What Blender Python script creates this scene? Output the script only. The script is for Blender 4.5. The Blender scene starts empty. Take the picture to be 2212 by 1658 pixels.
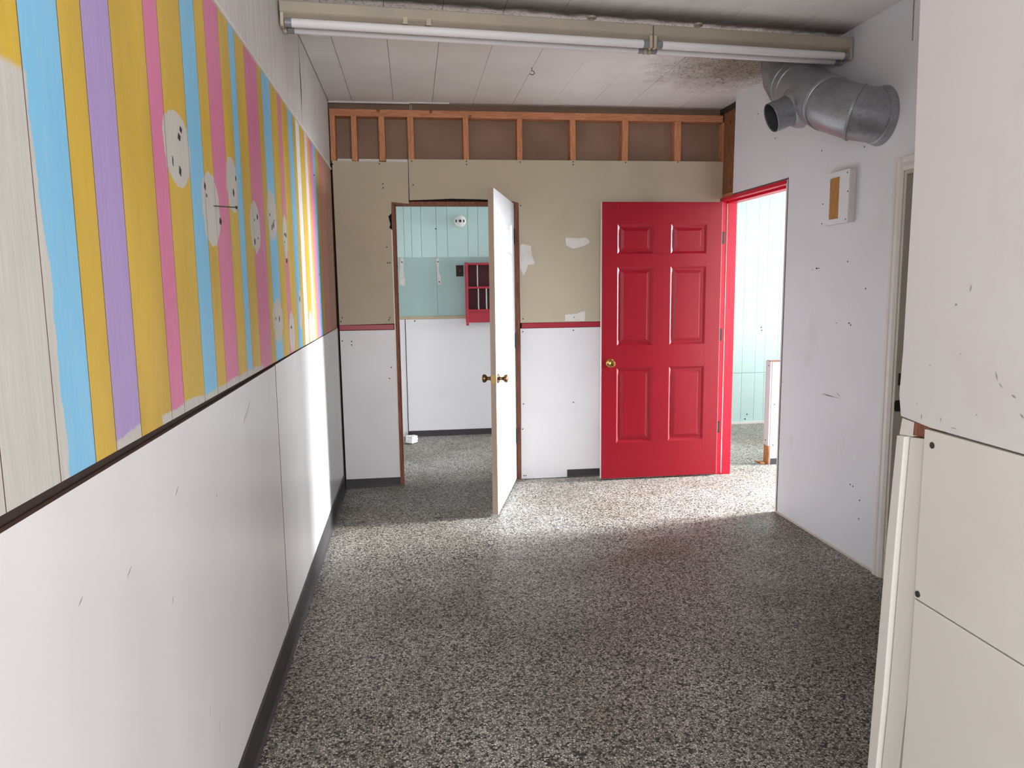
import bpy, bmesh, math, random
from mathutils import Vector, Matrix
random.seed(7)

# ------------------------------------------------------------------ scene, camera, light
SC = bpy.context.scene
COL = SC.collection
XL, D, XR, H, EYE = -.536, 5.465, 2.273, 2.742, 1.467     # left wall, far wall, right wall, ceiling, eye height
XN, YN = 1.0, 1.415                                       # nearer right wall and where it stops
YB = 7.265                                                # wall of the rooms behind
MB, MT = 1.178, 2.272                                     # striped boarding: bottom, top

cam_data = bpy.data.cameras.new('camera')
cam_data.sensor_fit = 'HORIZONTAL'; cam_data.sensor_width = 36.0
cam_data.lens = 1611.3651 / 2212 * 36.0
cam_data.clip_start = .02; cam_data.clip_end = 100
cam = bpy.data.objects.new('camera', cam_data); COL.objects.link(cam)
r_ = Vector((0.99116344, -0.13210298, -0.01199349)); u_ = Vector((0.02925206, 0.12949174, 0.99114893)); f_ = Vector((0.12938067, 0.98274142, -0.13221176))
cam.matrix_world = Matrix(((r_.x, u_.x, -f_.x, 0), (r_.y, u_.y, -f_.y, 0), (r_.z, u_.z, -f_.z, EYE), (0, 0, 0, 1)))
SC.camera = cam

SC.view_settings.view_transform = 'Standard'
SC.view_settings.look = 'None'
SC.view_settings.exposure = 0.0
SC.view_settings.gamma = 1.0
SC.view_settings.use_curve_mapping = False

world = bpy.data.worlds.new('overcast_sky'); SC.world = world
world.use_nodes = True
world.node_tree.nodes['Background'].inputs[0].default_value = (.86, .92, 1.0, 1)
world.node_tree.nodes['Background'].inputs[1].default_value = 1.0

def area(name, loc, direction, sx, sy, power, color=(1, 1, 1), spread=180):
    l = bpy.data.lights.new(name, 'AREA'); l.shape = 'RECTANGLE'; l.size = sx; l.size_y = sy
    l.energy = power; l.color = color; l.spread = math.radians(spread)
    o = bpy.data.objects.new(name, l); COL.objects.link(o); o.location = loc
    o.rotation_euler = Vector(direction).to_track_quat('-Z', 'Y').to_euler()
    return o

# daylight of the shop front behind the camera, of the window at the end of the side room, plus added fills
area('front_window_daylight', (3.2, -3.44, 1.5), (0, 1, .12), 4.2, 2.0, 375, (.98, .99, 1.0))
area('front_ambient_fill', (-1.0, -3.44, 1.5), (0, 1, .4), 3.6, 2.0, 230, (.97, .985, 1.0))  # added ambient fill, tilted up to brighten the ceiling
area('side_window_daylight', (6.95, 5.05, 1.5), (-1, -.13, -.34), 1.1, 2.0, 305, (.94, .975, 1.0), 54)
area('side_window_upward_fill', (6.95, 4.95, .9), (-1, -.1, .22), 1.3, 1.1, 26, (.95, .98, 1.0), 100)  # added upward fill for the ceiling, stands for pavement bounce
area('back_window_daylight', (6.95, 6.5, 1.78), (-1, -.25, -.4), .9, 1.25, 150, (.95, .98, 1.0), 110)
area('side_room_fill', (4.6, 1.15, 1.5), (0, 1, 0), 2.6, 1.9, 115, (.93, .98, 1.0))  # unseen fill lamp added in an inner opening, no daylight behind it

# ------------------------------------------------------------------ materials
def lin(v):
    v /= 255.0
    return v / 12.92 if v <= .04045 else ((v + .055) / 1.055) ** 2.4
def rgb(r, g, b): return (lin(r), lin(g), lin(b), 1.0)

class NT:
    """a small writer of node trees"""
    def __init__(s, tree): s.t = tree
    def n(s, kind, **kw):
        x = s.t.nodes.new(kind)
        for k, v in kw.items(): setattr(x, k, v)
        return x
    def put(s, sock, v):
        if isinstance(v, bpy.types.NodeSocket): s.t.links.new(v, sock)
        else: sock.default_value = v
    def m(s, op, a, b=0.0, clamp=False):
        x = s.n('ShaderNodeMath', operation=op, use_clamp=clamp); s.put(x.inputs[0], a); s.put(x.inputs[1], b); return x.outputs[0]
    def mix(s, f, a, b):
        x = s.n('ShaderNodeMix', data_type='RGBA'); s.put(x.inputs[0], f); s.put(x.inputs[6], a); s.put(x.inputs[7], b); return x.outputs[2]
    def pos(s): return s.n('ShaderNodeNewGeometry').outputs['Position']
    def sep(s, v):
        x = s.n('ShaderNodeSeparateXYZ'); s.put(x.inputs[0], v); return x.outputs
    def scale(s, v, k):
        x = s.n('ShaderNodeVectorMath', operation='MULTIPLY'); s.put(x.inputs[0], v); x.inputs[1].default_value = k; return x.outputs[0]
    def add(s, v, k):
        x = s.n('ShaderNodeVectorMath', operation='ADD'); s.put(x.inputs[0], v); s.put(x.inputs[1], k); return x.outputs[0]
    def length(s, v):
        x = s.n('ShaderNodeVectorMath', operation='LENGTH'); s.put(x.inputs[0], v); return x.outputs['Value']
    def noise(s, v, sc, detail=3, rough=.55):
        x = s.n('ShaderNodeTexNoise'); s.put(x.inputs['Vector'], v); x.inputs['Scale'].default_value = sc
        x.inputs['Detail'].default_value = detail; x.inputs['Roughness'].default_value = rough; return x.outputs['Fac']
    def ramp(s, f, a, b, lo=0.0, hi=1.0):
        x = s.n('ShaderNodeMapRange'); s.put(x.inputs[0], f); x.inputs[1].default_value = a; x.inputs[2].default_value = b
        x.inputs[3].default_value = lo; x.inputs[4].default_value = hi; return x.outputs[0]
    def bump(s, h, strength=.2, dist=.002):
        x = s.n('ShaderNodeBump'); s.put(x.inputs['Height'], h); x.inputs['Strength'].default_value = strength; x.inputs['Distance'].default_value = dist; return x.outputs[0]

def new_mat(name, rough=.5, metal=0.0, spec=.5):
    m = bpy.data.materials.new(name); m.use_nodes = True
    t = NT(m.node_tree); b = m.node_tree.nodes['Principled BSDF']
    b.inputs['Roughness'].default_value = rough; b.inputs['Metallic'].default_value = metal
    b.inputs['Specular IOR Level'].default_value = spec
    return m, t, b

def plain(name, col, rough=.5, vary=.06, scale=6.0, metal=0.0, spec=.5, stretch=(1, 1, 1), bump=0.0, bscale=60):
    """one colour, unevenly worn"""
    m, t, b = new_mat(name, rough, metal, spec)
    p = t.scale(t.pos(), stretch)
    f = t.noise(p, scale, 4)
    d = tuple(max(0, c * (1 - vary * 2.2)) for c in col[:3]) + (1,)
    l = tuple(min(1, c * (1 + vary * 1.2)) for c in col[:3]) + (1,)
    t.put(b.inputs['Base Color'], t.mix(t.ramp(f, .3, .7), d, l))
    if bump: t.put(b.inputs['Normal'], t.bump(t.noise(p, bscale, 3), bump, .002))
    return m

def grime(name, col, dirt, rough=.5, amount=.5, scale=3.0, spec=.5):
    """a painted wall with smudges"""
    m, t, b = new_mat(name, rough, 0, spec)
    p = t.pos()
    f = t.ramp(t.noise(p, scale, 6, .65), .56, .78)
    g = t.ramp(t.noise(p, 1.1, 2), .3, .7)
    base = t.mix(g, tuple(c * .95 for c in col[:3]) + (1,), col)
    t.put(b.inputs['Base Color'], t.mix(t.m('MULTIPLY', f, amount), base, dirt))
    t.put(b.inputs['Normal'], t.bump(t.noise(p, 140, 2), .06, .001))
    return m

def wood(name, col, dark, stretch, rough=.7):
    m, t, b = new_mat(name, rough, 0, .25)
    oi = t.n('ShaderNodeObjectInfo').outputs['Random']
    off = t.n('ShaderNodeCombineXYZ'); t.put(off.inputs[0], t.m('MULTIPLY', oi, 17.0)); t.put(off.inputs[1], t.m('MULTIPLY', oi, 9.0))
    p = t.scale(t.add(t.pos(), off.outputs[0]), stretch)
    g = t.ramp(t.noise(p, 9, 5, .6), .35, .68)
    k = t.ramp(t.noise(t.add(t.pos(), off.outputs[0]), 14, 1), .70, .76)
    c = t.mix(g, col, dark)
    c = t.mix(t.m('MULTIPLY', k, .8), c, tuple(x * .35 for x in dark[:3]) + (1,))
    t.put(b.inputs['Base Color'], c)
    return m

# worn spots on the striped boarding: (y, z, half width, half height)
SPOTS = [(1.895, 1.79, .105, .090), (2.17, 1.68, .092, .098), (2.44, 1.78, .075, .085), (2.755, 1.675, .085, .088), (3.09, 1.745, .10, .095),
         (3.385, 1.68, .055, .095), (3.10, 1.335, .11, .088), (3.44, 1.265, .075, .09), (3.72, 1.36, .06, .095), (4.06, 1.255, .07, .09)]
def worn_group():
    g = bpy.data.node_groups.new('worn_spots', 'ShaderNodeTree')
    g.interface.new_socket('Mask', in_out='OUTPUT', socket_type='NodeSocketFloat')
    t = NT(g); out = t.n('NodeGroupOutput')
    p = t.pos(); nz = t.noise(p, 22, 3); n2 = t.noise(p, 60, 2)
    mask = None
    for y, z, a, c in SPOTS:
        v = t.scale(t.add(p, (0, -y, -z)), (0, 1 / a, 1 / c))
        d = t.m('ADD', t.length(v), t.m('MULTIPLY', t.m('SUBTRACT', nz, .5), .45))
        s = t.ramp(d, 1.02, .97)
        mask = s if mask is None else t.m('MAXIMUM', mask, s)
    x, y, z = t.sep(p)
    # the large bare corner at the near end
    wob = t.m('SUBTRACT', t.noise(p, 9, 4), .5)
    side = t.ramp(t.m('ADD', y, t.m('ADD', t.m('MULTIPLY', wob, .05), t.m('MULTIPLY', z, .035))), 1.2575, 1.2535)
    top = t.ramp(t.m('ADD', z, t.m('MULTIPLY', wob, .03)), 1.782, 1.772)
    mask = t.m('MAXIMUM', mask, t.m('MULTIPLY', side, top))
    # a bare fringe along the bottom edge
    edge = t.m('SUBTRACT', z, t.m('ADD', MB, t.m('ADD', .014, t.m('MULTIPLY', t.ramp(t.noise(t.scale(p, (1, 1, .15)), 5, 2), .35, .75), .018))))
    fringe = t.ramp(t.m('ADD', edge, t.m('MULTIPLY', t.m('SUBTRACT', n2, .5), .012)), .002, -.002)
    fringe = t.m('MULTIPLY', fringe, t.m('MAXIMUM', t.m('MULTIPLY', t.m('GREATER_THAN', y, 1.40), t.m('LESS_THAN', y, 1.53)), t.m('MULTIPLY', t.m('GREATER_THAN', y, 1.655), t.m('LESS_THAN', y, 2.75))))
    mask = t.m('MAXIMUM', mask, fringe)
    t.put(out.inputs[0], mask)
    return g
WORN = worn_group()
def stripe(name, col, vary=.12):
    m, t, b = new_mat(name, .42, 0, .35)
    p = t.pos()
    g = t.n('ShaderNodeGroup'); g.node_tree = WORN
    a = t.ramp(t.noise(t.scale(p, (1, 2.5, .5)), 3.2, 4), .3, .7)
    fine = t.ramp(t.noise(t.scale(p, (1, 30, 1.5)), 5, 3), .3, .7)
    c = t.mix(a, tuple(x * (1 - vary * 2) for x in col[:3]) + (1,), col)
    c = t.mix(t.m('MULTIPLY', fine, .10), c, rgb(220, 205, 170))
    primer = t.mix(fine, rgb(178, 174, 167), rgb(192, 188, 181))
    t.put(b.inputs['Base Color'], t.mix(g.outputs[0], c, primer))
    return m

M = {}
M['yellow'] = stripe('yellow_paint', rgb(204, 168, 52), .12)
M['blue'] = stripe('sky_blue_paint', rgb(116, 183, 219), .05)
M['purple'] = stripe('lilac_paint', rgb(160, 138, 190), .03)
M['pink'] = stripe('pink_paint', rgb(206, 112, 152), .05)
M['bare'] = stripe('bare_primer', rgb(214, 209, 201), .03)
M['white'] = stripe('white_stripe_paint', rgb(222, 222, 220), .03)
M['pale'] = stripe('pale_lilac_paint', rgb(212, 186, 202), .03)
M['groove'] = plain('bare_board_edge', rgb(88, 62, 52), .85, .1, 20)
M['salmon'] = stripe('salmon_paint', rgb(206, 130, 120), .06)
M['corner_shade'] = stripe('corner_shaded_paint', rgb(176, 132, 112), .05)  # corner shading put into the colour of the last plank

def upper_wood():
    m, t, b = new_mat('whitewashed_upper_boarding', .6, 0, .3)
    p = t.pos()
    g = t.ramp(t.noise(t.scale(p, (1, 16, .35)), 4, 5, .6), .3, .7)
    t.put(b.inputs['Base Color'], t.mix(g, rgb(188, 180, 175), rgb(216, 211, 207)))
    return m
M['upper'] = upper_wood()

def glossy_panel():
    m, t, b = new_mat('white_plastic_panel', .27, 0, .5)
    p = t.pos()
    t.put(b.inputs['Base Color'], t.mix(t.ramp(t.noise(p, 1.6, 2), .1, .9), rgb(211, 208, 208), rgb(219, 217, 217)))
    wav = t.noise(t.scale(p, (1, 1.5, .15)), 2.0, 1)
    t.put(b.inputs['Normal'], t.bump(wav, .4, .02))
    return m
M['frp'] = glossy_panel()

def terrazzo():
    m, t, b = new_mat('terrazzo', .5, 0, .3)
    p = t.pos()
    warp = t.add(p, t.scale(t.n('ShaderNodeTexNoise').outputs['Color'], (0, 0, 0)))
    v = t.n('ShaderNodeTexVoronoi', feature='F1'); t.put(v.inputs['Vector'], warp); v.inputs['Scale'].default_value = 125
    e = t.n('ShaderNodeTexVoronoi', feature='DISTANCE_TO_EDGE'); t.put(e.inputs['Vector'], warp); e.inputs['Scale'].default_value = 125
    rnd = t.sep(v.outputs['Color'])
    c = t.n('ShaderNodeValToRGB'); t.put(c.inputs[0], rnd[0])
    cr = c.color_ramp; cr.interpolation = 'CONSTANT'
    stops = [(0, rgb(46, 45, 44)), (.13, rgb(122, 119, 114)), (.28, rgb(168, 164, 158)), (.52, rgb(198, 194, 188)), (.78, rgb(218, 214, 208)), (.95, rgb(230, 227, 222))]
    while len(cr.elements) < len(stops): cr.elements.new(.5)
    for el, (q, k) in zip(cr.elements, stops): el.position = q; el.color = k
    chip = t.ramp(e.outputs['Distance'], .03, .16)
    base = t.mix(chip, rgb(72, 70, 66), c.outputs[0])
    worn = t.ramp(t.noise(p, 1.3, 5, .6), .38, .66)
    dirt = t.mix(worn, rgb(200, 192, 180), rgb(245, 245, 245))
    mul = t.n('ShaderNodeMix', data_type='RGBA', blend_type='MULTIPLY'); mul.inputs[0].default_value = .85
    t.put(mul.inputs[6], base); t.put(mul.inputs[7], dirt)
    # one dark stain on the floor in front of the white door
    st = t.m('ADD', t.length(t.scale(t.add(p, (-.12, -4.62, 0)), (1 / .035, 1 / .03, 0))), t.m('MULTIPLY', t.noise(p, 60, 2), .5))
    col = t.mix(t.m('MULTIPLY', t.ramp(st, 1.2, .8), .7), mul.outputs[2], rgb(30, 26, 24))
    t.put(b.inputs['Base Color'], col)
    t.put(b.inputs['Roughness'], t.ramp(t.noise(p, 2.0, 4), .3, .7, .42, .6))
    t.put(b.inputs['Normal'], t.bump(e.outputs['Distance'], .15, .001))
    return m
M['terrazzo'] = terrazzo()

def ceiling_mat():
    m, t, b = new_mat('ceiling_board', .75, 0, .2)
    p = t.pos(); x, y, z = t.sep(p)
    c = t.mix(t.ramp(t.noise(p, 2.0, 3), .3, .7), rgb(224, 219, 217), rgb(236, 232, 230))
    n = t.noise(p, 8, 5, .65); sp = t.noise(p, 75, 2)
    # soot along the light fittings
    line = t.m('SUBTRACT', y, t.m('ADD', 3.555, t.m('MULTIPLY', x, .105)))
    off = t.m('ADD', line, t.m('MULTIPLY', t.m('SUBTRACT', n, .5), .12))
    band = t.m('MULTIPLY', t.ramp(off, -.16, .03), t.ramp(off, .09, .045))
    c = t.mix(t.m('MULTIPLY', band, .85), c, rgb(92, 80, 72))
    past = t.m('MULTIPLY', t.ramp(off, .05, .09), t.ramp(off, .32, .12))
    c = t.mix(t.m('MULTIPLY', t.m('MULTIPLY', t.ramp(sp, .54, .62), past), .5), c, rgb(104, 92, 78))
    # mould round the duct
    d = t.m('ADD', t.length(t.scale(t.add(p, (-2.02, -4.42, 0)), (1 / .62, 1 / .62, 0))), t.m('MULTIPLY', t.m('SUBTRACT', n, .5), .7))
    halo = t.ramp(d, 1.05, .25)
    c = t.mix(t.m('MULTIPLY', halo, .8), c, rgb(112, 97, 74))
    speck = t.m('MULTIPLY', t.ramp(sp, .56, .63), t.ramp(d, 1.05, .55))
    c = t.mix(t.m('MULTIPLY', speck, .8), c, rgb(62, 54, 42))
    t.put(b.inputs['Base Color'], c)
    return m
M['ceiling'] = ceiling_mat()

M['beige'] = grime('beige_wallboard', rgb(186, 174, 152), rgb(160, 147, 126), .7, .5, 2.0, .2)
M['brown_backing'] = plain('brown_backing_board', rgb(146, 120, 102), .85, .08, 3.0, spec=.15)
M['stud'] = wood('softwood_stud', rgb(206, 146, 106), rgb(176, 112, 76), (14, 14, 1.4))
M['plate_wood'] = wood('softwood_plate', rgb(204, 144, 108), rgb(172, 108, 76), (1.4, 14, 14))
M['dark_wood'] = wood('dark_post_wood', rgb(142, 94, 66), rgb(110, 68, 46), (14, 14, 1.2))
M['jamb_wood'] = wood('bare_jamb_wood', rgb(146, 96, 74), rgb(104, 62, 48), (20, 20, 1.0))
M['raw_wood'] = wood('torn_raw_wood', rgb(202, 146, 96), rgb(150, 92, 52), (16, 16, 2.0))
M['ply'] = wood('plywood_insert', rgb(182, 134, 76), rgb(156, 104, 52), (18, 18, 1.6))
M['pale_wood'] = wood('pale_rail_wood', rgb(196, 180, 152), rgb(172, 152, 120), (2, 14, 14))
M['white_wall'] = grime('white_wall_paint', rgb(221, 221, 225), rgb(176, 170, 168), .45, .35, 2.4, .4)
M['near_wall'] = grime('scuffed_white_wall_paint', rgb(204, 199, 196), rgb(188, 172, 164), .5, .4, 3.0, .4)
M['near_panel'] = grime('ivory_panel_paint', rgb(206, 201, 192), rgb(190, 180, 170), .42, .4, 2.0, .4)
M['white_trim'] = plain('white_trim_paint', rgb(216, 211, 204), .4, .03, 8)
M['cream_jamb'] = plain('cream_jamb_paint', rgb(188, 180, 165), .5, .04, 8)
M['wainscot'] = plain('white_wainscot', rgb(222, 219, 220), .4, .02, 2.0)
M['red_trim'] = plain('red_trim_paint', rgb(158, 24, 46), .4, .05, 5)
M['red_door'] = plain('red_door_paint', rgb(150, 12, 34), .38, .05, 1.2, spec=.3)
M['red_jamb'] = plain('bright_red_jamb_paint', rgb(196, 18, 50), .36, .04, 4, spec=.3)
M['white_door'] = plain('white_door_paint', rgb(182, 184, 188), .4, .015, 3)
M['door_edge'] = plain('unpainted_door_edge', rgb(160, 140, 124), .7, .05, 8, stretch=(1, 1, .2))
M['rubber'] = plain('black_rubber_base', rgb(44, 40, 42), .5, .1, 5)
M['iron'] = plain('dark_bronze_metal', rgb(66, 58, 54), .45, .1, 20, metal=.6)
M['brass'] = plain('polished_brass', rgb(196, 160, 92), .22, .06, 14, metal=1.0)
M['brass_old'] = plain('tarnished_brass', rgb(134, 104, 70), .3, .1, 14, metal=1.0)
M['screw'] = plain('screw_steel', rgb(52, 46, 46), .5, .1, 30, metal=.3)
M['spackle'] = plain('spackle', rgb(214, 208, 200), .8, .06, 26, bump=.4, bscale=40)
M['mark'] = plain('black_mark', rgb(44, 40, 38), .8, .1, 30)
M['scuff'] = plain('grey_scuff', rgb(146, 142, 143), .8, .1, 30)
M['fixture'] = plain('yellowed_enamel', rgb(166, 155, 139), .45, .05, 3)
M['tube'] = plain('unlit_tube_glass', rgb(224, 219, 221), .5, .02, 3, spec=.25)
M['tube_end'] = plain('blackened_tube_end', rgb(132, 130, 134), .3, .05, 8)
M['socket'] = plain('yellowed_socket', rgb(184, 170, 150), .5, .05, 12)
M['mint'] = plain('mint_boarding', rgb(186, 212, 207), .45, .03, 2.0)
M['mint_shaded'] = plain('smooth_mint_shaded', rgb(156, 183, 177), .45, .04, 2.0)  # darker copy of the mint, carries the shade low on the wall
M['porcelain'] = plain('white_porcelain', rgb(226, 226, 222), .3, .02, 6)
M['cabinet_red'] = plain('red_cabinet_paint', rgb(176, 34, 56), .45, .05, 5)
M['shaded_red'] = plain('shaded_cubby_red', rgb(84, 26, 40), .6, .06, 5)  # shade inside the cubby put into its back board's colour
M['white_strip'] = plain('white_divider_paint', rgb(232, 230, 228), .5, .02, 5)
M['shadow_brown'] = plain('dark_box_interior', rgb(58, 44, 38), .9, .1, 20)
M['paper'] = plain('torn_paper_face', rgb(214, 210, 204), .85, .05, 14)
M['foam'] = plain('white_plaster', rgb(226, 224, 222), .8, .08, 30, bump=.8, bscale=22)
M['dark_side'] = plain('shaded_block_side', rgb(96, 88, 78), .9, .1, 20)  # shadow on the block's left side, painted as its colour

def galvanised():
    m, t, b = new_mat('galvanised_sheet', .42, .72)
    p = t.pos()
    v = t.n('ShaderNodeTexVoronoi'); t.put(v.inputs['Vector'], p); v.inputs['Scale'].default_value = 70
    s = t.sep(v.outputs['Color'])[0]
    a = t.mix(t.ramp(t.noise(p, 5, 4), .3, .7), rgb(132, 134, 138), rgb(160, 162, 166))
    t.put(b.inputs['Base Color'], t.mix(t.m('MULTIPLY', s, .25), a, rgb(196, 198, 202)))
    t.put(b.inputs['Roughness'], t.ramp(s, 0, 1, .40, .52))
    return m
M['galvanised'] = galvanised()
M['duct_inside'] = plain('dull_duct_inside', rgb(92, 92, 94), .6, .08, 10, metal=.6)

# ------------------------------------------------------------------ builders
class B:
    """collects shapes into one mesh"""
    def __init__(s): s.bm = bmesh.new(); s.mi = 0
    def face(s, vs):
        try:
            f = s.bm.faces.new(vs); f.material_index = s.mi; return f
        except ValueError: return None
    def box(s, x0, x1, y0, y1, z0, z1):
        v = [s.bm.verts.new(c) for c in ((x0, y0, z0), (x1, y0, z0), (x1, y1, z0), (x0, y1, z0), (x0, y0, z1), (x1, y0, z1), (x1, y1, z1), (x0, y1, z1))]
        for q in ((3, 2, 1, 0), (4, 5, 6, 7), (0, 1, 5, 4), (1, 2, 6, 5), (2, 3, 7, 6), (3, 0, 4, 7)): s.face([v[i] for i in q])
        return s
    def prism(s, pts, axis, a, b):
        """pts: outline in the two other axes, in order; extruded from a to b along axis"""
        i = 'xyz'.index(axis)
        def P(q, h):
            c = list(q); c.insert(i, h); return c
        lo = [s.bm.verts.new(P(q, a)) for q in pts]; hi = [s.bm.verts.new(P(q, b)) for q in pts]
        n = len(pts)
        s.face(lo[::-1]); s.face(hi)
        for k in range(n): s.face([lo[k], lo[(k + 1) % n], hi[(k + 1) % n], hi[k]])
        return s
    def ring(s, c, n, r, seg=32):
        n = Vector(n).normalized(); a = n.orthogonal().normalized(); b = n.cross(a); c = Vector(c)
        return [s.bm.verts.new(c + r * (math.cos(2 * math.pi * k / seg) * a + math.sin(2 * math.pi * k / seg) * b)) for k in range(seg)]
    def lathe(s, p0, d, prof, seg=32, cap0=True, cap1=True):
        """prof: (distance along d, radius)"""
        d = Vector(d).normalized(); p0 = Vector(p0); prev = None; rings = []
        for h, r in prof: rings.append(s.ring(p0 + d * h, d, r, seg))
        for A, C in zip(rings, rings[1:]):
            for k in range(seg): s.face([A[k], A[(k + 1) % seg], C[(k + 1) % seg], C[k]])
        if cap0: s.face(rings[0][::-1])
        if cap1: s.face(rings[-1])
        return s
    def sweep(s, pts, r, seg=36, cap0=False, cap1=False):
        """a round pipe through pts with mitred bends; r is one radius or one for each point"""
        pts = [Vector(p) for p in pts]; rr = r if isinstance(r, (list, tuple)) else [r] * len(pts)
        d = (pts[1] - pts[0]).normalized(); a = d.orthogonal().normalized(); rings = []
        for k, p in enumerate(pts):
            d0 = (pts[k] - pts[k - 1]).normalized() if k else (pts[1] - pts[0]).normalized()
            d1 = (pts[k + 1] - pts[k]).normalized() if k < len(pts) - 1 else d0
            t = (d0 + d1).normalized(); a = (a - t * a.dot(t)).normalized(); b = t.cross(a)
            rings.append([s.bm.verts.new(p + rr[k] * (math.cos(2 * math.pi * q / seg) * a + math.sin(2 * math.pi * q / seg) * b)) for q in range(seg)])
        for A, C in zip(rings, rings[1:]):
            for q in range(seg): s.face([A[q], A[(q + 1) % seg], C[(q + 1) % seg], C[q]])
        if cap0: s.face(rings[0][::-1])
        if cap1: s.face(rings[-1])
        return s
    def xf(s, mat): bmesh.ops.transform(s.bm, matrix=mat, verts=s.bm.verts); return s

def mesh_object(name, b, mat, parent=None, bevel=0.0, smooth=False):
    bm = b.bm
    bmesh.ops.recalc_face_normals(bm, faces=bm.faces)
    lo = Vector((min(v.co.x for v in bm.verts), min(v.co.y for v in bm.verts), min(v.co.z for v in bm.verts)))
    hi = Vector((max(v.co.x for v in bm.verts), max(v.co.y for v in bm.verts), max(v.co.z for v in bm.verts)))
    o0 = Vector(((lo.x + hi.x) / 2, (lo.y + hi.y) / 2, lo.z))
    bmesh.ops.translate(bm, verts=bm.verts, vec=-o0)
    me = bpy.data.meshes.new(name); bm.to_mesh(me); bm.free()
    for m in (mat if isinstance(mat, (list, tuple)) else [mat]): me.materials.append(m)
    if smooth:
        for p in me.polygons: p.use_smooth = True
        me.set_sharp_from_angle(angle=math.radians(35))
    o = bpy.data.objects.new(name, me); COL.objects.link(o)
    o.location = o0
    if parent is not None: attach(o, parent)
    if bevel:
        k = o.modifiers.new('bevel', 'BEVEL'); k.width = bevel; k.segments = 2; k.limit_method = 'ANGLE'; k.angle_limit = math.radians(40)
    return o
WORLD_AT = {}
def attach(o, parent):
    """parent without moving: every object here stands unrotated at a known place"""
    w = Vector(o.location); WORLD_AT[o.name] = w
    p = WORLD_AT.get(parent.name, Vector(parent.location))
    o.parent = parent; o.location = w - p
def thing(name, label, cat, loc, kind=None, group=None):
    o = bpy.data.objects.new(name, None); COL.objects.link(o); o.location = loc; o.empty_display_size = .1
    return tag(o, label, cat, kind, group)
def side_material(o, axes):
    """the cut edges of a board take its second material"""
    for p in o.data.polygons:
        if max('xyz', key=lambda a: abs(p.normal['xyz'.index(a)])) in axes: p.material_index = 1
    return o
def tag(o, label, cat, kind=None, group=None):
    o['label'] = label; o['category'] = cat
    if kind: o['kind'] = kind
    if group: o['group'] = group
    return o
def stuff(o): o['kind'] = 'stuff'; return o
def discs(pts, r=.005):
    """small screw heads: (position, outward direction)"""
    b = B()
    for p, n in pts: b.lathe(Vector(p), n, [(-.001, r), (.0012, r), (.002, r * .6)], 8)
    return b

# ------------------------------------------------------------------ floor and ceiling
fl = B().box(-3.3, 7.1, -3.6, YB + .05, -.12, 0)
fl = mesh_object('floor', fl, M['terrazzo']); tag(fl, 'speckled grey brown terrazzo floor running through both doorways', 'floor', 'structure')

ce = thing('ceiling', 'grimy white boarded ceiling above the light fittings and duct', 'ceiling', (0, 0, H), 'structure')
mesh_object('ceiling_slab', B().box(-3.3, 7.1, -3.6, YB + .05, H + .014, H + .12), M['ceiling'], ce)
xs = [XL, -.374, -.09, .18, .467, .75, 1.03, 1.31, 1.59, 1.995, XR + .06]
for x0, x1 in zip(xs, xs[1:]):
    cuts = [.6, 1.2, 2.9, 4.145, 4.37, D + .11] if x0 == XL else [.6, D + .11]
    for y0, y1 in zip(cuts, cuts[1:]):
        dz = random.uniform(0, .002)
        g = .002 if x0 < -.4 or x1 == 1.995 else .0011 if x1 < .8 else .0006
        mesh_object('ceiling_panel', B().box(x0 + g, x1 - g, y0 + .002, y1 - .002, H - dz, H + .014), M['ceiling'], ce, .001)
mesh_object('ceiling_panel', B().box(-3.2, 5.6, -3.5, .598, H, H + .014), M['ceiling'], ce)
mesh_object('ceiling_panel', B().box(-.7, 7.0, D + .12, YB, H, H + .014), M['ceiling'], ce)
mesh_object('ceiling_panel', B().box(XR + .125, 7.0, -.2, D + .11, H, H + .014), M['ceiling'], ce)

# ------------------------------------------------------------------ left wall
wl = thing('wall_left', 'left wall of striped painted boarding above white glossy panels', 'wall', (XL, 2.7, 0), 'structure')
mesh_object('wall_core', B().box(XL - .16, XL - .012, .72, D + .10, 0, H), M['shadow_brown'], wl)
ST = [(.72, .86, 'pink'), (.86, 1.028, 'yellow'), (1.028, 1.184, 'yellow'), (1.184, 1.312, 'blue'), (1.312, 1.402, 'yellow'), (1.402, 1.529, 'purple'),
      (1.529, 1.719, 'yellow'), (1.719, 1.813, 'pink'), (1.813, 1.988, 'yellow'), (1.988, 2.118, 'blue'), (2.118, 2.219, 'yellow'), (2.219, 2.376, 'pink'),
      (2.376, 2.498, 'yellow'), (2.498, 2.58, 'blue'), (2.58, 2.72, 'yellow'), (2.72, 2.925, 'pink'), (2.925, 3.015, 'yellow'), (3.015, 3.185, 'blue'),
      (3.185, 3.352, 'yellow'), (3.352, 3.437, 'pink'), (3.437, 3.61, 'yellow'), (3.61, 3.752, 'blue'), (3.752, 3.842, 'yellow'), (3.842, 3.97, 'white'),
      (3.97, 4.142, 'yellow'), (4.142, 4.25, 'pale'), (4.25, 4.33, 'yellow'), (4.33, 4.478, 'pink'), (4.478, 4.60, 'blue'), (4.60, 4.74, 'yellow'),
      (4.74, 5.06, 'salmon'), (5.06, D - .006, 'corner_shade')]
for y0, y1, c in ST:
    g = .0013 if y0 < 2.2 else .0010
    # boards with a narrow chamfer along each groove
    side_material(mesh_object('plank', B().prism([(XL - .011, y0 + g), (XL, y0 + g), (XL, y1 - g), (XL - .011, y1 - g)], 'z', MB, MT), [M[c], M['groove']], wl), 'y')
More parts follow.
